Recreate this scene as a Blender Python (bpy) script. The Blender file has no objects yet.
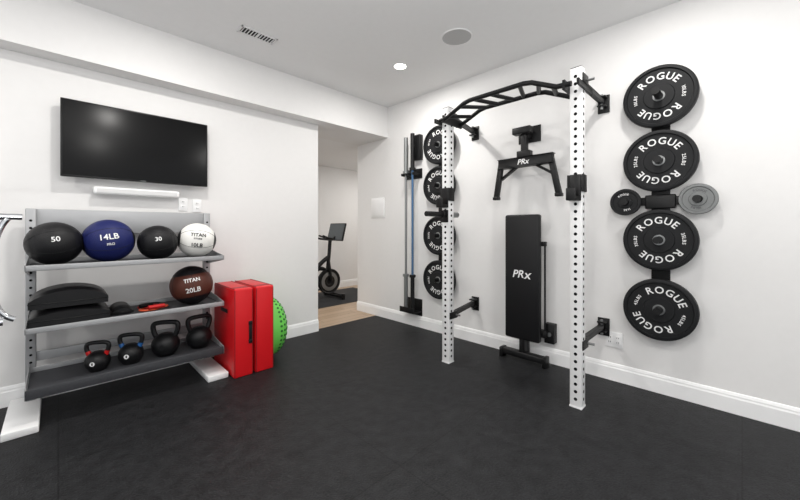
import bpy, bmesh, math, random
from mathutils import Vector, Matrix
random.seed(3)
sc = bpy.context.scene
col = sc.collection
sc.view_settings.view_transform = 'Standard'
sc.view_settings.look = 'None'
sc.view_settings.exposure = 0.0

# ------------------------------------------------------------ materials
def lin(c):
    c = c/255.0
    return c/12.92 if c <= 0.04045 else ((c+0.055)/1.055)**2.4
def mat(name, rgb, rough=0.5, metal=0.0, spec=0.5, var=0.0, vscale=20, bump=0.0, bscale=200, emit=0.0, coat=0.0):
    m = bpy.data.materials.new(name); m.use_nodes = True
    nt = m.node_tree; b = nt.nodes['Principled BSDF']
    c = [lin(v) for v in rgb]+[1]
    b.inputs['Base Color'].default_value = c
    b.inputs['Roughness'].default_value = rough
    b.inputs['Metallic'].default_value = metal
    b.inputs['Specular IOR Level'].default_value = spec
    b.inputs['Coat Weight'].default_value = coat
    tc = nt.nodes.new('ShaderNodeTexCoord')
    n = nt.nodes.new('ShaderNodeTexNoise'); n.inputs['Scale'].default_value = vscale
    n.inputs['Detail'].default_value = 4
    nt.links.new(tc.outputs['Object'], n.inputs['Vector'])
    mx = nt.nodes.new('ShaderNodeMix'); mx.data_type = 'RGBA'
    v = max(var, 0.02)
    mx.inputs[6].default_value = [min(1, x*(1-v)) for x in c[:3]]+[1]
    mx.inputs[7].default_value = [min(1, x*(1+v)) for x in c[:3]]+[1]
    nt.links.new(n.outputs['Fac'], mx.inputs[0])
    nt.links.new(mx.outputs[2], b.inputs['Base Color'])
    if bump > 0:
        n2 = nt.nodes.new('ShaderNodeTexNoise'); n2.inputs['Scale'].default_value = bscale
        n2.inputs['Detail'].default_value = 3
        nt.links.new(tc.outputs['Object'], n2.inputs['Vector'])
        bp = nt.nodes.new('ShaderNodeBump'); bp.inputs['Strength'].default_value = bump
        bp.inputs['Distance'].default_value = 0.01
        nt.links.new(n2.outputs['Fac'], bp.inputs['Height'])
        nt.links.new(bp.outputs['Normal'], b.inputs['Normal'])
    if emit > 0:
        b.inputs['Emission Color'].default_value = c
        b.inputs['Emission Strength'].default_value = emit
    return m

M_wall = mat('wall_paint', (230,229,228), 0.75, spec=0.2, bump=0.03, bscale=300)
M_ceil = mat('ceiling_paint', (234,234,234), 0.85, spec=0.1)
M_trim = mat('trim_paint', (242,242,242), 0.4)
M_white = mat('white_powder_coat', (234,234,234), 0.35)
M_whiteplastic = mat('white_plastic', (238,238,238), 0.45)
M_black = mat('black_powder_coat', (15,15,16), 0.45, spec=0.35, bump=0.02)
M_blackp = mat('black_plastic', (11,11,12), 0.38, spec=0.35)
M_hole_shade = mat('hole_shade_black', (22,22,24), 0.9, spec=0.1)  # dark colour stands in for the shade inside holes and slots
M_rubber = mat('plate_rubber', (22,23,25), 0.6, spec=0.3, var=0.15, bump=0.05, bscale=400)
M_vinyl = mat('black_vinyl', (15,15,17), 0.45, spec=0.35, bump=0.04, bscale=500)
M_gray = mat('gray_steel', (165,166,168), 0.4, metal=0.25)
M_dgray = mat('dark_gray_liner', (54,55,59), 0.6, var=0.3, vscale=60, bump=0.15, bscale=150)
M_chrome = mat('chrome', (200,202,205), 0.18, metal=1.0)
M_steel = mat('machined_steel', (140,142,142), 0.35, metal=0.8)
M_letter = mat('white_lettering', (232,232,232), 0.6)
M_red = mat('red_vinyl', (205,20,28), 0.4, spec=0.4, bump=0.05, bscale=60)
M_redd = mat('dark_red_vinyl', (140,12,18), 0.5)
M_blue = mat('blue_leather', (24,32,88), 0.5, spec=0.3, var=0.1, bump=0.2, bscale=250)
M_brown = mat('brown_leather', (80,42,32), 0.5, spec=0.3, var=0.15, bump=0.2, bscale=250)
M_bleather = mat('black_leather', (15,15,18), 0.48, spec=0.32, var=0.1, bump=0.2, bscale=250)
M_wleather = mat('white_leather', (238,237,232), 0.5, bump=0.1, bscale=250)
M_iron = mat('cast_iron', (15,15,17), 0.42, spec=0.35, bump=0.15, bscale=220)
M_kred = mat('red_enamel', (190,25,25), 0.35)
M_kblue = mat('blue_enamel', (35,90,150), 0.35)
M_orange = mat('orange_rubber', (215,85,50), 0.5)
M_green = mat('green_plastic', (110,205,85), 0.45)
M_dgreen = mat('dark_green', (35,105,40), 0.5)
M_bluebar = mat('blue_cerakote', (72,108,145), 0.4, metal=0.4)
M_speaker = mat('speaker_grille', (185,185,185), 0.7, bump=0.3, bscale=900)
M_vent = mat('vent_metal', (225,225,225), 0.5)
M_duct_shade = mat('duct_shade', (30,30,30), 0.9)  # dark colour stands in for the unlit depth of the duct
M_lamp = mat('lamp_lens', (255,250,240), 0.5, emit=14)
M_screen = mat('tv_glass', (7,7,8), 0.16, spec=0.2)
M_mat = mat('mat_rubber', (32,32,34), 0.8, var=0.3, vscale=300)

# rubber floor
M_floor = bpy.data.materials.new('rubber_floor'); M_floor.use_nodes = True
nt = M_floor.node_tree; b = nt.nodes['Principled BSDF']
tc = nt.nodes.new('ShaderNodeTexCoord')
n1 = nt.nodes.new('ShaderNodeTexNoise'); n1.inputs['Scale'].default_value = 14; n1.inputs['Detail'].default_value = 9; n1.inputs['Roughness'].default_value=.65
n2 = nt.nodes.new('ShaderNodeTexNoise'); n2.inputs['Scale'].default_value = 110; n2.inputs['Detail'].default_value = 3
for n in (n1, n2): nt.links.new(tc.outputs['Object'], n.inputs['Vector'])
mm = nt.nodes.new('ShaderNodeMath'); mm.operation = 'ADD'
nt.links.new(n1.outputs['Fac'], mm.inputs[0]); nt.links.new(n2.outputs['Fac'], mm.inputs[1])
cr = nt.nodes.new('ShaderNodeValToRGB')
cr.color_ramp.elements[0].position = 0.38; cr.color_ramp.elements[0].color = (0.0042,0.0044,0.005,1)
cr.color_ramp.elements[1].position = 0.64; cr.color_ramp.elements[1].color = (0.021,0.0215,0.0235,1)
m2 = nt.nodes.new('ShaderNodeMath'); m2.operation='MULTIPLY'; m2.inputs[1].default_value = 0.5
nt.links.new(mm.outputs[0], m2.inputs[0]); nt.links.new(m2.outputs[0], cr.inputs[0])
bk = nt.nodes.new('ShaderNodeTexBrick'); bk.offset = 0.0; bk.inputs['Scale'].default_value = 1
bk.inputs['Brick Width'].default_value = 1.22; bk.inputs['Row Height'].default_value = 1.22
bk.inputs['Mortar Size'].default_value = 0.003; bk.inputs['Mortar Smooth'].default_value = 0.2
bk.inputs['Color1'].default_value=(1,1,1,1); bk.inputs['Color2'].default_value=(.92,.92,.92,1); bk.inputs['Mortar'].default_value=(.3,.3,.3,1)
nt.links.new(tc.outputs['Object'], bk.inputs['Vector'])
mxx = nt.nodes.new('ShaderNodeMix'); mxx.data_type='RGBA'; mxx.blend_type='MULTIPLY'; mxx.inputs[0].default_value=1
nt.links.new(cr.outputs[0], mxx.inputs[6]); nt.links.new(bk.outputs['Color'], mxx.inputs[7])
nt.links.new(mxx.outputs[2], b.inputs['Base Color'])
b.inputs['Roughness'].default_value = 0.55; b.inputs['Specular IOR Level'].default_value = 0.26
bp = nt.nodes.new('ShaderNodeBump'); bp.inputs['Strength'].default_value = 0.5; bp.inputs['Distance'].default_value = 0.006
nt.links.new(mm.outputs[0], bp.inputs['Height']); nt.links.new(bp.outputs['Normal'], b.inputs['Normal'])

# wood floor
M_wood = bpy.data.materials.new('oak_floor'); M_wood.use_nodes = True
nt = M_wood.node_tree; b = nt.nodes['Principled BSDF']
tc = nt.nodes.new('ShaderNodeTexCoord')
br = nt.nodes.new('ShaderNodeTexBrick'); br.inputs['Scale'].default_value = 1
br.inputs['Brick Width'].default_value = 1.2; br.inputs['Row Height'].default_value = 0.13
br.inputs['Mortar Size'].default_value = 0.003
br.inputs['Color1'].default_value = (0.42,0.30,0.20,1); br.inputs['Color2'].default_value = (0.50,0.37,0.26,1)
br.inputs['Mortar'].default_value = (0.2,0.13,0.09,1)
nt.links.new(tc.outputs['Object'], br.inputs['Vector'])
nt.links.new(br.outputs['Color'], b.inputs['Base Color']); b.inputs['Roughness'].default_value = 0.4

# ------------------------------------------------------------ mesh helpers
def finish(name, bm, m, smooth=True, angle=35):
    bmesh.ops.recalc_face_normals(bm, faces=bm.faces[:])
    me = bpy.data.meshes.new(name)
    if smooth:
        for f in bm.faces: f.smooth = True
        for e in bm.edges:
            if len(e.link_faces) == 2 and e.calc_face_angle(0) > math.radians(angle): e.smooth = False
    bm.to_mesh(me); bm.free()
    for x in (m if isinstance(m, (list, tuple)) else [m]): me.materials.append(x)
    o = bpy.data.objects.new(name, me); col.objects.link(o)
    return o
def box(name, x0,x1,y0,y1,z0,z1, m, bevel=0.0, seg=2):
    bm = bmesh.new(); bmesh.ops.create_cube(bm, size=1)
    for v in bm.verts:
        v.co = Vector((x0+(v.co.x+.5)*(x1-x0), y0+(v.co.y+.5)*(y1-y0), z0+(v.co.z+.5)*(z1-z0)))
    if bevel > 0:
        bmesh.ops.bevel(bm, geom=bm.edges[:], offset=bevel, segments=seg, profile=0.5, affect='EDGES')
    return finish(name, bm, m, smooth=bevel > 0, angle=50)
def obox(name, p0, p1, w, h, m, up=(0,0,1), bevel=0.003):
    p0, p1 = Vector(p0), Vector(p1); d = (p1-p0); L = d.length; d.normalize()
    s = d.cross(Vector(up)); s.normalize(); u = s.cross(d)
    bm = bmesh.new(); bmesh.ops.create_cube(bm, size=1)
    for v in bm.verts:
        c = v.co.copy(); v.co = p0 + d*((c.x+.5)*L) + s*(c.y*w) + u*(c.z*h)
    if bevel > 0: bmesh.ops.bevel(bm, geom=bm.edges[:], offset=bevel, segments=2, profile=0.5, affect='EDGES')
    return finish(name, bm, m, smooth=bevel > 0, angle=50)
def addcyl(bm, p0, p1, r, seg=20, r2=None):
    p0, p1 = Vector(p0), Vector(p1); d = p1-p0
    q = d.to_track_quat('Z','Y').to_matrix().to_4x4()
    M = Matrix.Translation((p0+p1)/2) @ q
    bmesh.ops.create_cone(bm, cap_ends=True, segments=seg, radius1=r, radius2=r if r2 is None else r2, depth=d.length, matrix=M)
def cyl(name, p0, p1, r, m, seg=24, r2=None):
    bm = bmesh.new(); addcyl(bm, p0, p1, r, seg, r2)
    return finish(name, bm, m)
def cyls(name, lst, m, seg=14):
    bm = bmesh.new()
    for p0, p1, r in lst: addcyl(bm, p0, p1, r, seg)
    return finish(name, bm, m)
def tube(name, pts, r, m, smooth=True, closed=False, res=8, bres=6):
    cu = bpy.data.curves.new(name, 'CURVE'); cu.dimensions = '3D'
    cu.bevel_depth = r; cu.bevel_resolution = bres; cu.use_fill_caps = True; cu.resolution_u = res
    sp = cu.splines.new('NURBS' if smooth else 'POLY'); sp.points.add(len(pts)-1)
    for p, q in zip(sp.points, pts): p.co = (*q, 1)
    if smooth:
        sp.order_u = 3; sp.use_endpoint_u = not closed
    sp.use_cyclic_u = closed
    o = bpy.data.objects.new(name+'_c', cu); col.objects.link(o)
    bpy.context.view_layer.update()
    me = bpy.data.meshes.new_from_object(o.evaluated_get(bpy.context.evaluated_depsgraph_get()))
    me.name = name
    bpy.data.objects.remove(o); bpy.data.curves.remove(cu)
    me.materials.clear(); me.materials.append(m)
    for p in me.polygons: p.use_smooth = True
    ob = bpy.data.objects.new(name, me); col.objects.link(ob); return ob
def lathe(name, prof, M, mats, seg=64, mi=None):
    bm = bmesh.new(); rings = []
    for (r, h) in prof:
        if r < 1e-6: rings.append([bm.verts.new(M @ Vector((0,0,h)))])
        else: rings.append([bm.verts.new(M @ Vector((r*math.cos(2*math.pi*i/seg), r*math.sin(2*math.pi*i/seg), h))) for i in range(seg)])
    for k in range(len(rings)-1):
        a, c = rings[k], rings[k+1]
        for i in range(seg):
            j = (i+1) % seg
            if len(a) == 1 and len(c) == 1: continue
            if len(a) == 1: f = bm.faces.new((a[0], c[i], c[j]))
            elif len(c) == 1: f = bm.faces.new((a[i], a[j], c[0]))
            else: f = bm.faces.new((a[i], a[j], c[j], c[i]))
            if mi: f.material_index = mi[k]
    return finish(name, bm, mats, angle=30)
def group(name, parts, loc=None):
    bpy.context.view_layer.update()
    if loc is None:
        mn = Vector((1e9,)*3); mxv = Vector((-1e9,)*3)
        for p in parts:
            for c in p.bound_box:
                w = p.matrix_world @ Vector(c)
                for i in range(3): mn[i] = min(mn[i], w[i]); mxv[i] = max(mxv[i], w[i])
        loc = Vector(((mn.x+mxv.x)/2, (mn.y+mxv.y)/2, mn.z))
    e = bpy.data.objects.new(name, None); e.empty_display_size = 0.1; e.location = loc
    col.objects.link(e)
    for p in parts:
        p.parent = e; p.matrix_parent_inverse = Matrix.Translation(-Vector(loc))
    return e
# face -x frame (local x reads to -y, local y up, local z toward -x)
def frameX(loc, rot=0):
    R = Matrix(((0,0,-1,0),(-1,0,0,0),(0,1,0,0),(0,0,0,1)))
    return Matrix.Translation(loc) @ R @ Matrix.Rotation(rot, 4, 'Z')
_gl = {}
def glyph(s, size, bold=0.012, shear=0.0):
    k = (s, size, bold, shear)
    if k in _gl: return _gl[k]
    cu = bpy.data.curves.new('t', 'FONT'); cu.body = s; cu.size = size; cu.offset = bold*size*1.2
    cu.extrude = 0.0006; cu.resolution_u = 4; cu.shear = shear
    o = bpy.data.objects.new('t', cu); col.objects.link(o); bpy.context.view_layer.update()
    me = bpy.data.meshes.new_from_object(o.evaluated_get(bpy.context.evaluated_depsgraph_get()))
    vs = [v.co.copy() for v in me.vertices]; fs = [tuple(p.vertices) for p in me.polygons]
    bpy.data.objects.remove(o); bpy.data.curves.remove(cu); bpy.data.meshes.remove(me)
    x0 = min(v.x for v in vs); x1 = max(v.x for v in vs)
    vs = [Vector((v.x-(x0+x1)/2, v.y, v.z)) for v in vs]
    _gl[k] = (vs, fs, x1-x0); return _gl[k]
def text_mesh(name, items, mapf, m):
    V, F = [], []
    for vs, fs, f in items:
        o = len(V); V += [mapf(f(v)) for v in vs]; F += [tuple(i+o for i in p) for p in fs]
    me = bpy.data.meshes.new(name); me.from_pydata([tuple(v) for v in V], [], F); me.materials.append(m)
    ob = bpy.data.objects.new(name, me); col.objects.link(ob); return ob
def arc_items(s, size, R, center_deg, gap=0.15):
    ws = [glyph(c, size)[2] for c in s]; g = gap*size
    tot = sum(ws)+g*(len(s)-1); pos = -tot/2; out = []
    for c, w in zip(s, ws):
        vs, fs, _ = glyph(c, size)
        a = math.radians(center_deg-90) - (pos+w/2)/(R+size*0.35)
        def f(v, a=a): return Vector((v.x*math.cos(a)-(v.y+R)*math.sin(a), v.x*math.sin(a)+(v.y+R)*math.cos(a), v.z))
        out.append((vs, fs, f)); pos += w+g
    return out
def flat_item(s, size, x, y, rot=0, shear=0.0):
    vs, fs, _ = glyph(s, size, shear=shear)
    cy = size*0.35
    def f(v): 
        a, bb = v.x, v.y-cy
        return Vector((x+a*math.cos(rot)-bb*math.sin(rot), y+a*math.sin(rot)+bb*math.cos(rot), v.z))
    return (vs, fs, f)

# ------------------------------------------------------------ room shell
XR=3.10; YW=3.50; ZC=2.80; ZS=2.40; YS=3.33; YB=3.98; XE=2.145
box('floor', -3.2, XR+.1, -2.6, 3.56, -0.06, 0.0, M_floor)
box('floor_hall', 0.9, 5.6, 3.56, 6.0, -0.06, -0.001, M_wood)
box('wall_right', XR, XR+.12, -2.6, YB, 0, ZC, M_wall)
box('wall_left', -3.2, XE, YW, YW+.12, 0, ZS, M_wall)
box('ceiling', -3.2, XR+.12, -2.6, YS, ZC, ZC+.08, M_ceil)
box('ceiling_soffit', -3.2, XR, YS, YB, ZS, ZC, M_wall)
box('ceiling_hall', 0.9, 5.6, YB, 6.0, ZS, ZS+.08, M_ceil)
box('wall_hall_back', 0.9, 5.6, 5.75, 5.87, 0, ZS, M_wall)
box('wall_hall_left', 0.9, 1.0, YW+.12, 5.75, 0, ZS, M_wall)
box('wall_hall_right', 5.5, 5.6, YB, 5.75, 0, ZS, M_wall)
box('wall_hall_front', XR+.12, 5.6, YB-.12, YB, 0, ZS, M_wall)
def baseboard(name, axis, plane, a, bb, sgn, h=0.135):
    prof = [(0,0),(0.016,0),(0.016,h*.72),(0.012,h*.80),(0.012,h*.86),(0.006,h*.97),(0.0,h)]
    bm = bmesh.new(); A=[];B=[]
    for d, z in prof:
        if axis == 'y': A.append(bm.verts.new((plane+sgn*d, a, z))); B.append(bm.verts.new((plane+sgn*d, bb, z)))
        else: A.append(bm.verts.new((a, plane+sgn*d, z))); B.append(bm.verts.new((bb, plane+sgn*d, z)))
    n = len(prof)
    for i in range(n): bm.faces.new((A[i],A[(i+1)%n],B[(i+1)%n],B[i]))
    bm.faces.new(A); bm.faces.new(B[::-1])
    return finish(name, bm, M_trim, smooth=False)
baseboard('baseboard_right','y',XR,-2.6,YB,-1)
baseboard('baseboard_left','x',YW,-3.2,XE,-1)
baseboard('baseboard_hall','x',5.75,1.0,5.5,-1)

# ------------------------------------------------------------ ceiling fixtures
def downlight(x, y, z, power=16):
    M = Matrix.Translation((x,y,z)) @ Matrix.Rotation(math.pi,4,'X')
    ring = lathe('trim_ring', [(0.055,0.0005),(0.058,0.006),(0.075,0.005),(0.08,0.0005)], M, M_whiteplastic, 40)
    lens = lathe('lens', [(0,0.003),(0.056,0.003)], M, M_lamp, 40)
    l = bpy.data.lights.new('downlight_lamp','AREA'); l.shape='DISK'; l.size=0.14; l.energy=power; l.color=(1,0.975,0.94)
    lo = bpy.data.objects.new('lamp', l); lo.location=(x,y,z-0.015); col.objects.link(lo)
    group('recessed_downlight', [ring,lens,lo], (x,y,z))
for (x,y) in [(2.39,2.39),(0.55,2.35),(2.35,0.35),(0.5,0.4),(-1.3,2.3),(-1.3,0.4),(2.35,-1.6),(0.5,-1.6)]:
    downlight(x,y,ZC,17 if (x,y)!=(2.35,.35) else 11)
downlight(4.6,4.6,ZS,17)  # added lamp, kept out of view, put in to light the hall
downlight(2.0,4.9,ZS,14)  # second added lamp, hidden behind the left wall to brighten the hall
# added fill light behind the camera, aimed up to brighten the ceiling
l = bpy.data.lights.new('added_ceiling_fill','AREA'); l.shape='DISK'; l.size=0.9; l.energy=100; l.color=(1,.985,.97)
lo = bpy.data.objects.new('added_fill_light', l); lo.location=(-.5,-.5,.9); lo.rotation_euler=(math.pi,0,0); col.objects.link(lo)

M = Matrix.Translation((2.36,1.69,ZC)) @ Matrix.Rotation(math.pi,4,'X')
s1 = lathe('grille', [(0,0.006),(0.118,0.006),(0.12,0.0045)], M, M_speaker, 56)
s2 = lathe('rim', [(0.12,0.004),(0.121,0.008),(0.128,0.007),(0.131,0.0005)], M, M_whiteplastic, 56)
group('ceiling_speaker',[s1,s2],(2.36,1.69,ZC))
vx, vy = 1.17, 2.84
parts=[box('frame_a',vx-.15,vx+.15,vy-.06,vy-.043,ZC-.008,ZC,M_vent,.002),box('frame_b',vx-.15,vx+.15,vy+.043,vy+.06,ZC-.008,ZC,M_vent,.002),
 box('frame_c',vx-.15,vx-.133,vy-.06,vy+.06,ZC-.008,ZC,M_vent,.002),box('frame_d',vx+.133,vx+.15,vy-.06,vy+.06,ZC-.008,ZC,M_vent,.002),
 box('duct_shade_sheet',vx-.134,vx+.134,vy-.044,vy+.044,ZC-.002,ZC,M_duct_shade),box('divider',vx-.008,vx+.008,vy-.044,vy+.044,ZC-.008,ZC,M_vent)]  # flat dark sheet paints the shade behind the louvers
for i in range(11):
    xx=vx-.122+i*.0244
    parts.append(obox('louver',(xx,vy-.044,ZC-.005),(xx,vy+.044,ZC-.005),.006,.005,M_vent,bevel=0))
group('air_vent',parts)

# ------------------------------------------------------------ TV, soundbar, switches
parts=[box('bezel',0.01,0.95,3.40,3.435,1.57,2.125,M_blackp,.004),
       box('screen',0.02,0.94,3.398,3.402,1.583,2.116,M_screen),
       box('back_housing',0.12,0.84,3.43,3.47,1.62,2.02,M_blackp,.01),
       box('wall_mount',0.33,0.63,3.465,3.5,1.7,2.0,M_black),
       box('logo',0.465,0.500,3.3975,3.3985,1.574,1.578,M_steel)]
group('television',parts)
parts=[box('body',0.185,0.74,3.415,3.485,1.455,1.515,M_whiteplastic,.018,4),box('grille',0.205,0.72,3.4135,3.4155,1.470,1.500,mat('soundbar_fabric',(215,215,215),.9)),box('bracket',0.3,0.64,3.48,3.5,1.46,1.5,M_whiteplastic)]
group('soundbar',parts)
def plate_outlet(name, x, z, w=.07,h=.115):
    g=[box('cover_plate',x-w/2,x+w/2,3.493,3.5,z-h/2,z+h/2,M_whiteplastic,.002),box('socket_upper',x-.017,x+.017,3.491,3.494,z+.008,z+.036,M_trim,.002),box('socket_lower',x-.017,x+.017,3.491,3.494,z-.036,z-.008,M_trim,.002)]
    for s in (.022,-.022):
        for d in (-.006,.006): g.append(box('slot',x+d-.0015,x+d+.0015,3.4905,3.4915,z+s-.006,z+s+.006,M_hole_shade))
    group(name,g)
plate_outlet('wall_outlet',0.78,1.41); plate_outlet('wall_outlet',0.89,1.40)
y,z=0.715,0.32
g=[box('cover_plate',3.093,3.1,y-.06,y+.06,z-.06,z+.06,M_whiteplastic,.002)]
for yy in (y-.028,y+.028):
    g.append(box('socket',3.091,3.094,yy-.017,yy+.017,z-.034,z+.034,M_trim,.002))
    for s in (.018,-.018):
        for d in (-.006,.006): g.append(box('slot',3.0903,3.0913,yy+d-.0015,yy+d+.0015,z+s-.006,z+s+.006,M_hole_shade))
group('wall_outlet',g)
group('access_panel',[box('frame',3.09,3.1,3.39,3.66,1.34,1.61,M_trim,.003),box('door',3.086,3.091,3.41,3.64,1.36,1.59,M_whiteplastic,.002)])

# ------------------------------------------------------------ storage rack
parts=[]
for nm,(a,c) in {'foot_left':(-.23,-.08),'foot_right':(.82,.97)}.items():
    parts.append(box(nm,a,c,2.92,3.47,0,.045,M_white,.006))
for nm,x in {'post_left':-.13,'post_right':.935}.items():
    parts.append(box(nm,x-.025,x+.025,3.36,3.41,.045,1.33,M_gray,.004))
    hl=[]
    for i in range(24): hl.append(((x,3.3585,.1+i*.05),(x,3.362,.1+i*.05),.008))
    parts.append(cyls(nm+'_hole_shade',hl,M_hole_shade,10))  # solid dark discs on the post, painting the holes' shade
parts.append(box('back_panel',-.155,.955,3.385,3.395,1.16,1.33,M_gray,.002))
parts.append(box('back_brace',-.105,.905,3.375,3.395,.30,.36,M_gray,.002))
for nm,zt,lo_ in (('top',.965,.02),('middle',.595,.02),('bottom',.235,.045)):
    dk = nm=='bottom'
    parts.append(box(nm+'_tray',-.14,.945,2.955,3.358,zt-.012,zt-.004,M_gray))
    parts.append(box(nm+'_liner',-.13,.935,2.963,3.35,zt-.004,zt,M_dgray))
    parts.append(box(nm+'_front_lip',-.14,.945,2.95,2.957,zt-lo_,zt+.014,M_dgray if dk else M_gray,.002))
    parts.append(box(nm+'_back_lip',-.14,.945,3.352,3.359,zt-.012,zt+.03,M_gray,.002))
    for sx,x in (('l',-.14),('r',.94)):
        bm=bmesh.new(); pr=[(2.95,zt-lo_),(2.95,zt+.014),(3.359,zt+.06),(3.359,zt-.08)]
        A=[bm.verts.new((x,a,c)) for a,c in pr];B=[bm.verts.new((x+.005,a,c)) for a,c in pr]
        for i in range(4): bm.faces.new((A[i],A[(i+1)%4],B[(i+1)%4],B[i]))
        bm.faces.new(A);bm.faces.new(B[::-1]); parts.append(finish(nm+'_bracket_'+sx,bm,M_gray,smooth=False))
group('storage_rack',parts)

# medicine balls
def ball(x,y,zt,r,m1,m2,lines,lcol,cap=50,dirdeg=None,tsz=.06,tilt=8):
    z=zt+r+.001
    face=Vector((-x+.15,-y,0.25)); face.normalize()
    side=Vector((0,0,1)).cross(face).normalized()
    up=face.cross(side)
    xr=up.cross(face); R=Matrix(((xr.x,up.x,face.x,0),(xr.y,up.y,face.y,0),(xr.z,up.z,face.z,0),(0,0,0,1)))
    MB=Matrix.Translation((x,y,z)) @ R @ Matrix.Rotation(math.radians(tilt),4,'Z')
    MA=MB @ Matrix.Rotation(math.pi/2,4,'Y') if cap>0 else MB @ Matrix.Rotation(math.pi/2,4,'X')
    cp=abs(cap); prof=[];mi=[]
    angs=[-90+i*5 for i in range(37)]
    for i,a in enumerate(angs):
        rr=r
        if abs(abs(a)-cp)<.1: rr=r-.003
        prof.append((max(0,rr*math.cos(math.radians(a))) if abs(a)<90 else 0,rr*math.sin(math.radians(a))))
        if i<36: mi.append(1 if abs((angs[i]+angs[i+1])/2)>cp else 0)
    g=[lathe('shell',prof,MA,[m1,m2],72,mi)]
    for k in range(3):
        a=math.pi*k/3+.5; pts=[]
        for i in range(48):
            t=2*math.pi*i/48; pts.append(MA@Vector((r*math.cos(t)*math.cos(a),r*math.cos(t)*math.sin(a),r*math.sin(t))))
        g.append(tube('seam',pts,.0014,M_bleather,closed=True,res=2,bres=2))
    items=[flat_item(s,sz,0,yy) for s,sz,yy in lines]
    def mp(v):
        th=v.x/r; ph=v.y/r; q=Vector((math.sin(th)*math.cos(ph),math.sin(ph),math.cos(th)*math.cos(ph)))*(r+.003+v.z)
        return MB@q
    g.append(text_mesh('lettering',items,mp,lcol))
    group('medicine_ball',g)
ball(-0.015,3.11,.965,.136,M_bleather,M_bleather,[('50',.042,.02)],M_letter)
ball(0.25,3.12,.965,.146,M_blue,M_bleather,[('14LB',.052,.02),('PRO',.022,-.03)],M_letter,cap=65)
ball(0.53,3.10,.965,.126,M_bleather,M_bleather,[('30',.040,.02)],M_letter)
ball(0.795,3.12,.965,.136,M_wleather,M_bleather,[('TITAN',.038,.035),('FITNESS',.016,.005),('10LB',.042,-.045)],M_bleather,cap=60,tilt=-6)
ball(0.755,3.11,.595,.150,M_brown,M_bleather,[('TITAN',.040,.045),('20LB',.050,-.03)],M_letter,cap=-35)

# ab mats / wedge pads
def pad(name,x0,x1,y0,y1,z0,h,m,arch=.5):
    bm=bmesh.new(); W=14; H=8; grid={}
    def pt(i,j,t):
        u=i/W; w=j/H; x=x0+u*(x1-x0); y=y0+w*(y1-y0)
        ed=min(1,(min(u,1-u)*6)**.5)*min(1,(min(w,1-w)*6)**.5)
        a=math.sin(math.pi*u)**.7
        if t: return Vector((x,y,z0+h*(1-arch)+h*arch*a - (1-ed)*.018))
        return Vector((x,y,z0+(1-ed)*.008))
    for t in (0,1):
        for i in range(W+1):
            for j in range(H+1): grid[(t,i,j)]=bm.verts.new(pt(i,j,t))
    for t in (0,1):
        for i in range(W):
            for j in range(H): bm.faces.new((grid[(t,i,j)],grid[(t,i+1,j)],grid[(t,i+1,j+1)],grid[(t,i,j+1)]))
    for i in range(W):
        for j in (0,H): bm.faces.new((grid[(0,i,j)],grid[(0,i+1,j)],grid[(1,i+1,j)],grid[(1,i,j)]))
    for j in range(H):
        for i in (0,W): bm.faces.new((grid[(0,i,j)],grid[(0,i,j+1)],grid[(1,i,j+1)],grid[(1,i,j)]))
    g=[finish('cushion',bm,m,angle=60)]
    zz=z0+h*(1-arch)*.55
    g.append(tube('piping',[(x0,y0,zz),(x1,y0,zz),(x1,y1,zz),(x0,y1,zz)],.003,M_blackp,smooth=False,closed=True,bres=2))
    return group(name,g)
pad('ab_mat',-.128,.245,2.975,3.30,.597,.105,M_vinyl,.3)
pad('ab_mat',-.128,.235,2.98,3.29,.703,.125,M_vinyl,.45)
pad('ab_mat',.26,.38,3.06,3.30,.597,.06,M_vinyl,.5)
# resistance bands pile
g=[]
for i,(xx,yy,m) in enumerate([(.475,3.09,M_orange),(.49,3.17,M_kred),(.53,3.10,M_orange),(.50,3.2,M_black)]):
    pts=[(xx+.06*math.cos(t*math.pi/6)*(1.2 if i%2 else 1),yy+.05*math.sin(t*math.pi/6),.604+.004*i) for t in range(12)]
    g.append(tube('band_%d'%i,pts,.007,m,closed=True,bres=3))
g.append(cyl('handle_a',(.46,3.03,.625),(.56,3.05,.625),.014,M_kred)); g.append(cyl('handle_b',(.42,3.10,.628),(.5,3.14,.628),.014,M_black))
group('resistance_bands',g)

# kettlebells
def kettlebell(x,y,zt,h,mc,rot=.3,collar=True):
    r=h*.36; M=Matrix.Translation((x,y,zt))@Matrix.Rotation(rot-math.pi/4,4,'Z')
    prof=[(0,0),(r*.62,0),(r*.66,.003)]
    for i in range(2,15):
        a=-math.pi/2+math.pi*i/15
        rr=r*math.cos(a); hh=r*.86+r*math.sin(a)
        if hh>.004 and rr>r*.3: prof.append((rr,hh))
    prof.append((r*.3,r*1.80)); prof.append((0,r*1.83))
    g=[lathe('bell',prof,M,M_iron,40)]
    zc=r*1.42
    P=[(-r*.62,0,zc),(-r*.86,0,zc+r*.45),(-r*.92,0,h-.02),(-r*.55,0,h-.010),(0,0,h-.009),(r*.55,0,h-.010),(r*.92,0,h-.02),(r*.86,0,zc+r*.45),(r*.62,0,zc)]
    g.append(tube('handle',[M@Vector(p) for p in P],h*.068,M_iron))
    if collar:
        for s in (-1,1):
            g.append(cyl('color_band',M@Vector((s*r*.66,0,zc+r*.05)),M@Vector((s*r*.80,0,zc+r*.42)),h*.076,mc,20))
    g.append(lathe('weight_badge',[(0,.0),(r*.20,0),(r*.22,-.004)],M@Matrix.Translation((0,-r*.99,r*.86))@Matrix.Rotation(math.pi/2,4,'X'),M_letter if collar else M_iron,24))
    group('kettlebell',g)
kettlebell(.19,3.10,.236,.195,M_kred)
kettlebell(.37,3.10,.236,.21,M_kblue)
kettlebell(.58,3.11,.236,.255,M_black,collar=False)
kettlebell(.81,3.12,.236,.255,M_black,rot=.9,collar=False)

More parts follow.
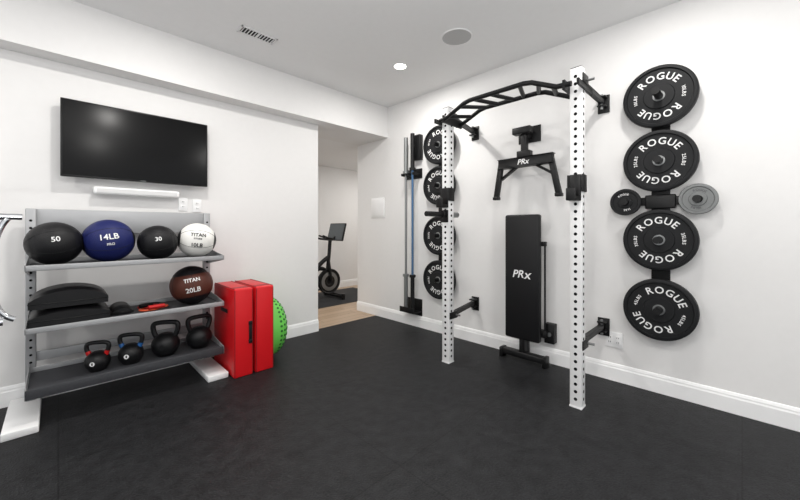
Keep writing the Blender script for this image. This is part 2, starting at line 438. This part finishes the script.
# ------------------------------------------------------------ red foam plyo boxes (two, side by side)
ZB=.71
for (a,c) in [(.985,1.136),(1.156,1.310)]:
    g=[box('foam_slab',a,c,2.845,3.34,0.0,ZB,M_red,.012,3)]
    for e in (a+.007,c-.007):
        g.append(cyl('piping',(e,2.8465,.01),(e,2.8465,ZB-.01),.0035,M_redd,8))
        g.append(cyl('piping_top',(e,2.855,ZB-.0005),(e,3.33,ZB-.0005),.0035,M_redd,8))
    if a<1:
        g.append(box('handle_strap',1.100,1.125,2.838,2.847,.27,.43,M_black,.003))
        g.append(box('strap_end_a',1.098,1.127,2.837,2.848,.26,.29,M_blackp,.002)); g.append(box('strap_end_b',1.098,1.127,2.837,2.848,.41,.44,M_blackp,.002))
        g.append(box('side_handle',.979,.987,2.99,3.14,.50,.53,M_black,.002))
    g.append(box('hook_strip',a+.02,c-.02,2.9,2.95,ZB-.0015,ZB+.002,M_redd))
    group('foam_plyo_box',g)

# green balance dome beside the boxes
R0=.28
M=Matrix.Translation((1.316,3.17,R0+.002))@Matrix.Rotation(math.pi/2,4,'Y')
prof=[(0,0),(R0-.01,0),(R0,.008),(R0,.04)]; A0=.215
for i in range(1,15):
    t=math.pi/2*i/14; e=2/2.5
    prof.append((R0*.985*math.cos(t)**e if i<14 else 0,.04+(A0-.04)*math.sin(t)**e))
g=[lathe('dome',prof,M,M_green,64)]
dots=[]
for k,(i,n) in enumerate([(2,40),(4,34),(6,28),(8,22),(10,16),(12,9)]):
    t=math.pi/2*i/14; e=2/2.5; rr=R0*.985*math.cos(t)**e; hh=.04+(A0-.04)*math.sin(t)**e
    nr=Vector((math.cos(t)**(2-e)/R0,0,math.sin(t)**(2-e)/A0)).normalized()
    for j in range(n):
        a=2*math.pi*(j+.5*(k%2))/n; c,s=math.cos(a),math.sin(a)
        p=Vector((rr*c,rr*s,hh)); d=Vector((nr.x*c,nr.x*s,nr.z))
        dots.append((M@(p-d*.006),M@(p+d*.004),.011))
g.append(cyls('grip_dots',dots,M_dgreen,8))
group('balance_trainer_dome',g)

# ------------------------------------------------------------ weight plates + storage
TP=.06
def plate(x_back,y,z,R,rot,label,m=M_rubber,T=TP,big=True,mc=M_letter,name='weight_plate'):
    M=frameX((x_back,y,z),math.radians(rot))
    if big:
        prof=[(.026,0),(R-.012,0),(R-.003,.004),(R,.012),(R,T-.012),(R-.003,T-.004),(R-.012,T),(R*.89,T),(R*.87,T-.012),(R*.42,T-.012),(R*.40,T-.004),(R*.17,T-.004),(R*.16,T-.002),(.026,T-.002),(.026,0)]
        mi=[0]*(len(prof)-1)
        mi[11]=1; mi[12]=1; mi[13]=1
        g=[lathe('disc',prof,M,[m,M_steel],96,mi)]
        zt=T-.0115
        it=arc_items('ROGUE',R*.31,R*.54,90,.2)+arc_items('ROGUE',R*.31,R*.54,270,.2)+arc_items(label,R*.13,R*.60,180-0)+arc_items(label,R*.13,R*.60,0)
        g.append(text_mesh('lettering',it,lambda v:M@(v+Vector((0,0,zt))),mc))
    else:
        prof=[(.026,0),(R-.006,0),(R,.004),(R,T-.004),(R-.004,T),(R*.82,T),(R*.78,T-.006),(R*.48,T-.006),(R*.44,T),(.026,T),(.026,0)]
        g=[lathe('disc',prof,M,[m],64)]
        it=arc_items('ROGUE',R*.2,R*.53,90)+arc_items(label,R*.2,R*.53,270)
        g.append(text_mesh('lettering',it,lambda v:M@(v+Vector((0,0,T-.0055))),mc))
    group(name,g,(x_back-T/2,y,z))
M_letg=mat('dark_lettering',(60,60,62),.6)
M_cast=mat('gray_cast_plate',(120,122,122),.5,metal=.5)
ZP=[2.135,1.677,1.115,.62]
def plate_rack(y,arm):
    g=[box('back_plate',3.088,3.0999,y-.055,y+.055,ZP[3]-.12,ZP[0]+.05,M_black,.002)]
    for z in ZP:
        xe=2.93 if not (arm and z==ZP[0]) else 2.87
        g.append(cyl('peg',(3.09,y,z),(xe,y,z),.0235,M_black,28))
        g.append(cyl('collar',(3.09,y,z),(3.062,y,z),.05,M_black,28))
        g.append(cyl('peg_cap',(xe+.002,y,z),(xe-.002,y,z),.0245,M_black,28))
    if arm:
        g.append(box('cross_arm',3.07,3.088,y-.25,y+.25,1.365,1.425,M_black,.004))
        for dy in (-.205,.205):
            g.append(cyl('small_peg',(3.075,y+dy,1.395),(2.98,y+dy,1.395),.0235,M_black,28))
            g.append(cyl('small_collar',(3.075,y+dy,1.395),(3.056,y+dy,1.395),.04,M_black,28))
        g.append(box('arm_hub',3.06,3.09,y-.09,y+.09,1.34,1.44,M_black,.008))
    group('plate_storage_rack',g,(3.09,y,ZP[3]))
YN=.418; YF=2.41
plate_rack(YN,True); plate_rack(YF,False)
for z,r,l in zip(ZP,(0,-4,5,-22),('10LBS','25LBS','35LBS','45LBS')):
    plate(3.06,YN,z,.217,r,l)
for z,r,l in zip(ZP,(-20,10,0,8),('10LBS','25LBS','35LBS','45LBS')):
    plate(3.06,YF,z,.217,r,l)
plate(3.055,YN+.208,1.395,.100,12,'5LBS',big=False,T=.028)
plate(3.055,YN-.208,1.395,.103,-10,'10LBS',big=False,T=.030,m=M_cast,mc=M_letg)

# ------------------------------------------------------------ wall mounted squat rack
g=[]
UX=2.475; S=.038; ZT=2.27
UY={'near':.785,'far':1.868}
for nm,y in UY.items():
    g.append(box('upright_'+nm,UX-S,UX+S,y-S,y+S,.004,ZT,M_white,.006))
    hl=[]
    for i in range(44):
        z=.06+i*.05
        hl.append(((UX-S-.0006,y,z),(UX+S+.0006,y,z),.011)); hl.append(((UX,y-S-.0006,z),(UX,y+S+.0006,z),.011))
    g.append(cyls('hole_shade_'+nm,hl,M_hole_shade,14))  # dark plugs, not cut openings; hole shade is in their colour
    g.append(box('top_cap_'+nm,UX-S+.004,UX+S-.004,y-S+.004,y+S-.004,ZT,ZT+.004,M_blackp))
    g.append(box('foot_pad_'+nm,UX-S-.002,UX+S+.002,y-S-.002,y+S+.002,0,.012,M_white,.002))
    yo=.0 if nm=='near' else .11
    for zz in (2.20,.42):
        g.append(box('wall_plate',3.086,3.0999,y+yo-.042,y+yo+.042,zz-.08,zz+.06,M_black,.003))
        g.append(box('hinge_top',3.02,3.09,y+yo-.03,y+yo+.03,zz+.03,zz+.042,M_black,.002))
        g.append(box('hinge_bottom',3.02,3.09,y+yo-.03,y+yo+.03,zz-.042,zz-.03,M_black,.002))
        g.append(cyl('hinge_pin',(3.04,y+yo,zz-.06),(3.04,y+yo,zz+.055),.010,M_steel))
        g.append(obox('swing_arm',(3.05,y+yo,zz),(UX+S+.05,y,zz),.028,.036,M_black))
        g.append(box('arm_bracket',UX+S-.002,UX+S+.06,y-.040,y+.040,zz-.03,zz+.03,M_black,.004))
        g.append(box('bracket_side_a',UX-.03,UX+S+.04,y-S-.008,y-S-.001,zz-.03,zz+.03,M_black,.002))
        g.append(cyl('pull_pin',(UX+.06,y-S-.05,zz),(UX+.06,y-S,zz),.008,M_steel))
for nm,y in UY.items():
    zz=1.48
    g.append(box('jcup_back_'+nm,UX-S-.014,UX-S-.001,y-.036,y+.036,zz-.10,zz+.075,M_blackp,.003))
    g.append(box('jcup_side_a_'+nm,UX-S-.014,UX+.03,y-S-.012,y-S-.001,zz-.04,zz+.075,M_black,.003))
    g.append(box('jcup_side_b_'+nm,UX-S-.014,UX+.03,y+S+.001,y+S+.012,zz-.04,zz+.075,M_black,.003))
    g.append(box('jcup_tongue_'+nm,UX-S-.085,UX-S-.012,y-.03,y+.03,zz-.10,zz-.07,M_blackp,.004))
    g.append(box('jcup_lip_'+nm,UX-S-.095,UX-S-.080,y-.03,y+.03,zz-.10,zz-.02,M_blackp,.004))
y=UY['far']
g.append(box('horn_base',UX-S-.010,UX-S-.001,y-.035,y+.035,1.25,1.36,M_black,.003))
g.append(cyl('horn',(UX-S-.005,y,1.32),(UX-S-.26,y,1.32),.022,M_black))
g.append(cyl('horn_collar',(UX-S-.045,y,1.32),(UX-S-.06,y,1.32),.034,M_black))
g.append(cyl('side_horn',(UX+S,y,1.32),(UX+S+.10,y,1.32),.025,M_steel))
def rail(nm,x):
    pts=[(x,1.868,2.14),(x,1.80,2.145),(x,1.62,2.225),(x,1.56,2.235),(x,1.11,2.235),(x,1.05,2.225),(x,.88,2.145),(x,.785,2.14)]
    g.append(tube(nm,pts,.0175,M_black,smooth=False))
rail('pullup_rail_front',2.36); rail('pullup_rail_back',2.60)
def zr(y):
    if y<1.05: return 2.145+(y-.88)/(1.05-.88)*.08
    if y>1.62: return 2.145+(1.80-y)/(1.80-1.62)*.08
    return 2.235
for a,c in [(1.78,1.70),(1.66,1.55),(1.53,1.44),(1.38,1.30),(1.22,1.14),(1.10,1.00),(.97,.90)]:
    if a<=1.34: a,c=c,a
    g.append(cyl('grip_rung',(2.36,a,zr(a)),(2.60,c,zr(c)),.016,M_black))
for nm,y in UY.items():
    sy=1 if nm=='near' else -1
    yi=y+sy*(S+.006)
    g.append(obox('pullup_mount_'+nm,(2.345,yi,2.14),(2.615,yi,2.14),.012,.06,M_black,up=(0,0,1)))
    g.append(obox('pullup_outer_'+nm,(2.345,y-sy*(S+.006),2.14),(2.615,y-sy*(S+.006),2.14),.010,.035,M_black))
group('wall_mounted_squat_rack',g,(UX,1.33,0))

# ------------------------------------------------------------ folded bench on wall
g=[box('bench_pad',2.925,2.985,1.235,1.555,.20,1.32,M_vinyl,.018,3),
   box('pad_board',2.985,2.997,1.26,1.53,.22,1.30,M_black),
   box('spine',2.997,3.045,1.37,1.42,.06,1.25,M_black,.004),
   box('foot_bar',2.93,3.0,1.19,1.60,.03,.085,M_black,.008),
   box('foot_pad_a',2.92,3.01,1.18,1.21,0.0,.09,M_blackp,.006),box('foot_pad_b',2.92,3.01,1.58,1.61,0.0,.09,M_blackp,.006),
   obox('neck_post',(2.965,1.395,.06),(2.965,1.395,.22),.05,.05,M_black,up=(1,0,0)),
   box('wall_bracket',3.03,3.0999,1.15,1.235,.19,.36,M_black,.004),
   box('wall_bracket_arm',2.99,3.05,1.20,1.40,.24,.30,M_black,.004),
   box('upper_wall_bracket',3.045,3.0999,1.34,1.45,1.0,1.1,M_black,.004),
   cyl('adjust_rod',(3.0,1.215,.30),(3.0,1.215,1.08),.008,M_black),
   box('rod_mount',2.99,3.02,1.205,1.30,1.04,1.08,M_black,.002),
   cyl('pivot_bolt',(3.02,1.19,.27),(3.09,1.19,.27),.018,M_steel)]
g.append(text_mesh('lettering',[flat_item('PR',.095,-.030,0,shear=.25),flat_item('x',.11,.058,.0,shear=.2)],lambda v,M=frameX((2.9245,1.395,.79)):M@v,M_letter))
group('weight_bench',g,(2.98,1.395,0))
g=[box('wall_plate',3.088,3.0999,1.29,1.50,1.99,2.14,M_black,.003),
   box('hook_base',3.03,3.09,1.37,1.43,2.02,2.10,M_black,.004),
   box('head_bracket',2.955,3.035,1.33,1.50,2.055,2.115,M_black,.006),
   box('neck_post',2.975,3.03,1.375,1.425,1.80,2.09,M_black,.004),
   box('neck_gusset',2.965,3.04,1.34,1.46,1.84,1.90,M_black,.004),
   obox('cross_bar',(2.965,1.63,1.795),(2.965,1.13,1.795),.06,.085,M_black,bevel=.008),
   obox('leg_left',(2.965,1.61,1.80),(2.965,1.66,1.49),.045,.045,M_black,up=(1,0,0),bevel=.006),
   obox('leg_right',(2.965,1.15,1.80),(2.965,1.085,1.49),.045,.045,M_black,up=(1,0,0),bevel=.006),
   box('cap_left',2.937,2.993,1.632,1.688,1.465,1.495,M_blackp,.006),box('cap_right',2.937,2.993,1.056,1.112,1.465,1.495,M_blackp,.006),
   obox('brace_left',(2.99,1.62,1.66),(2.99,1.44,1.78),.02,.03,M_black,up=(1,0,0)),
   obox('brace_right',(2.99,1.13,1.66),(2.99,1.32,1.78),.02,.03,M_black,up=(1,0,0))]
g.append(text_mesh('lettering',[flat_item('PRx',.065,0,0,shear=.25)],lambda v,M=frameX((2.934,1.38,1.795)):M@v,M_letter))
group('bench_leg_attachment',g,(3.0,1.38,1.465))

# ------------------------------------------------------------ barbells
def barbell(x,y,z0,z1,mshaft,msleeve):
    g=[cyl('shaft',(x,y,z0+.42),(x,y,z1-.42),.014,mshaft),
       cyl('sleeve_lower',(x,y,z0),(x,y,z0+.41),.025,msleeve),cyl('sleeve_upper',(x,y,z1-.41),(x,y,z1),.025,msleeve),
       cyl('collar_lower',(x,y,z0+.41),(x,y,z0+.44),.038,msleeve),cyl('collar_upper',(x,y,z1-.44),(x,y,z1-.41),.038,msleeve),
       cyl('end_cap',(x,y,z1),(x,y,z1+.003),.02,M_steel)]
    group('barbell',g,(x,y,z0))
barbell(3.0,2.79,.20,2.33,M_bluebar,M_black)
barbell(3.0,2.90,.20,2.30,M_steel,M_steel)
g=[box('back_plate',3.09,3.0999,2.72,2.97,1.80,1.92,M_black,.002),
   box('upper_arm_a',2.96,3.09,2.745,2.762,1.83,1.86,M_black,.002),box('upper_arm_b',2.96,3.09,2.818,2.835,1.83,1.86,M_black,.002),
   box('upper_arm_c',2.96,3.09,2.855,2.872,1.83,1.86,M_black,.002),box('upper_arm_d',2.96,3.09,2.928,2.945,1.83,1.86,M_black,.002),
   box('top_guard',3.04,3.0999,2.71,2.83,2.02,2.32,M_black,.004),
   box('lower_plate',3.09,3.0999,2.72,2.97,.14,.34,M_black,.002),box('lower_shelf',2.95,3.09,2.73,2.96,.185,.197,M_black,.002),
   box('lower_front',2.95,2.958,2.73,2.96,.185,.25,M_black,.002)]
group('barbell_holder',g)

# ------------------------------------------------------------ hallway bike + mat
box('exercise_mat',2.2,4.2,4.45,5.55,-0.001,.005,M_mat,.002)
by=5.0; z0=.006; bx=3.28
MY=Matrix.Translation((bx,by,.29))@Matrix.Rotation(math.pi/2,4,'X')
g=[lathe('flywheel',[(0,.012),(.05,.012),(.06,.02),(.19,.02),(.205,.03),(.215,.02),(.215,-.02),(.205,-.03),(.19,-.02),(.06,-.02),(.05,-.012),(0,-.012)],MY,M_black,56),
   lathe('flywheel_accent',[(.10,.0215),(.13,.0235),(.16,.0215)],MY,M_steel,56),
   cyl('front_stabilizer',(bx+.10,by-.28,z0+.045),(bx+.10,by+.28,z0+.045),.035,M_black),
   cyl('rear_stabilizer',(bx-.92,by-.28,z0+.045),(bx-.92,by+.28,z0+.045),.035,M_black),
   cyl('front_foot_a',(bx+.10,by-.27,z0),(bx+.10,by-.27,z0+.09),.03,M_blackp),
   cyl('front_foot_b',(bx+.10,by+.27,z0),(bx+.10,by+.27,z0+.09),.03,M_blackp),
   cyl('rear_foot_a',(bx-.92,by-.27,z0),(bx-.92,by-.27,z0+.09),.03,M_blackp),
   cyl('rear_foot_b',(bx-.92,by+.27,z0),(bx-.92,by+.27,z0+.09),.03,M_blackp),
   tube('main_frame',[(bx+.10,by+.05,.06),(bx+.10,by+.05,.3),(bx-.1,by+.05,.55),(bx-.35,by+.0,.45),(bx-.6,by,.2),(bx-.92,by,.06)],.035,M_black),
   tube('fork',[(bx+.02,by-.045,.29),(bx-.02,by-.045,.55),(bx-.02,by,.72)],.022,M_black),
   tube('front_post',[(bx-.03,by,.5),(bx,by,.75),(bx+.02,by,1.0)],.03,M_black,smooth=False),
   tube('top_frame',[(bx-.35,by,.42),(bx-.2,by,.60),(bx-.02,by,.70)],.035,M_black),
   tube('seat_tube',[(bx-.42,by,.35),(bx-.62,by,.92)],.028,M_black,smooth=False),
   cyl('crank_hub',(bx-.34,by-.07,.36),(bx-.34,by+.07,.36),.10,M_black),
   box('crank_arm_a',bx-.355,bx-.325,by-.09,by-.075,.20,.38,M_steel,.004),box('crank_arm_b',bx-.355,bx-.325,by+.075,by+.09,.34,.52,M_steel,.004),
   box('pedal_a',bx-.39,bx-.29,by-.18,by-.09,.19,.215,M_blackp,.006),box('pedal_b',bx-.39,bx-.29,by+.09,by+.18,.51,.535,M_blackp,.006),
   box('saddle_rear',bx-.76,bx-.60,by-.075,by+.075,.93,.98,M_vinyl,.022,3),box('saddle_nose',bx-.62,bx-.46,by-.03,by+.03,.935,.975,M_vinyl,.018,3),
   tube('handlebar',[(bx-.22,by-.23,1.05),(bx-.08,by-.24,1.02),(bx,by-.1,1.0),(bx,by+.1,1.0),(bx-.08,by+.24,1.02),(bx-.22,by+.23,1.05)],.018,M_black),
   tube('handlebar_inner',[(bx-.16,by-.06,1.07),(bx+.02,by-.06,1.01),(bx+.02,by+.06,1.01),(bx-.16,by+.06,1.07)],.015,M_black),
   tube('screen_stem',[(bx+.02,by,.98),(bx+.12,by,1.02),(bx+.17,by,1.10)],.018,M_black)]
MS=Matrix.Translation((bx+.155,by,1.13))@Matrix.Rotation(math.radians(14),4,'Y')
s1=box('screen',-.015,.015,-.23,.23,-.155,.155,M_blackp,.008); s1.data.transform(MS)
s2=box('screen_glass',-.0175,-.0145,-.215,.215,-.14,.14,mat('display_glass',(86,92,96),.15)); s2.data.transform(MS)
group('exercise_bike',g+[s1,s2],(bx-.4,by,z0))

# ------------------------------------------------------------ partly visible elliptical at the left edge
ex,ey=-.50,2.0
g=[box('base_rail',ex-.9,ex+.05,ey-.05,ey+.05,.03,.11,M_black,.01),
   box('base_foot_front',ex-.06,ex+.04,ey-.22,ey+.22,0,.06,M_black,.01),box('base_foot_rear',ex-.92,ex-.82,ey-.22,ey+.22,0,.06,M_black,.01),
   lathe('flywheel_housing',[(0,.05),(.2,.05),(.24,.03),(.24,-.03),(.2,-.05),(0,-.05)],Matrix.Translation((ex-.35,ey,.36))@Matrix.Rotation(math.pi/2,4,'X'),M_blackp,48),
   tube('mast',[(ex-.05,ey,.10),(ex-.05,ey,.8),(ex-.12,ey,1.3)],.035,M_gray,smooth=False),
   box('console',ex-.22,ex-.02,ey-.12,ey+.12,1.3,1.48,M_blackp,.02),
   tube('moving_handle',[(ex-.05,ey-.02,.84),(ex+.1,ey-.02,.84),(-.150,ey,.84)],.014,M_chrome,smooth=False),
   tube('handle_arc',[(-.26,ey,1.245),(-.13,ey,1.245),(-.150,ey,1.22),(-.172,ey,1.15),(-.180,ey,1.03),(-.172,ey,.92),(-.150,ey,.86),(-.12,ey,.845)],.010,M_chrome),
   tube('upper_bar',[(ex-.06,ey,1.25),(-.10,ey,1.243)],.012,M_chrome,smooth=False),
   tube('grip',[(-.198,ey,1.33),(-.178,ey,1.42),(-.183,ey,1.48)],.018,M_blackp),
   tube('grip_stem',[(-.30,ey,1.25),(-.24,ey,1.28),(-.197,ey,1.34)],.011,M_chrome)]
group('elliptical_trainer',g,(ex-.3,ey,0))

# ------------------------------------------------------------ world + camera
w = bpy.data.worlds.new('World'); sc.world = w; w.use_nodes = True
bg = w.node_tree.nodes['Background']; bg.inputs[0].default_value = (0.97,0.985,1,1); bg.inputs[1].default_value = 1.0
cd = bpy.data.cameras.new('Camera'); cam = bpy.data.objects.new('Camera', cd); col.objects.link(cam)
cd.sensor_width = 36; cd.sensor_fit='HORIZONTAL'; cd.lens = 342/800*36
cd.shift_y = -22/800; cd.clip_start = 0.05
cam.location = (0,0,1.2); cam.rotation_euler = (math.pi/2, 0, -math.radians(44.98))
sc.camera = cam
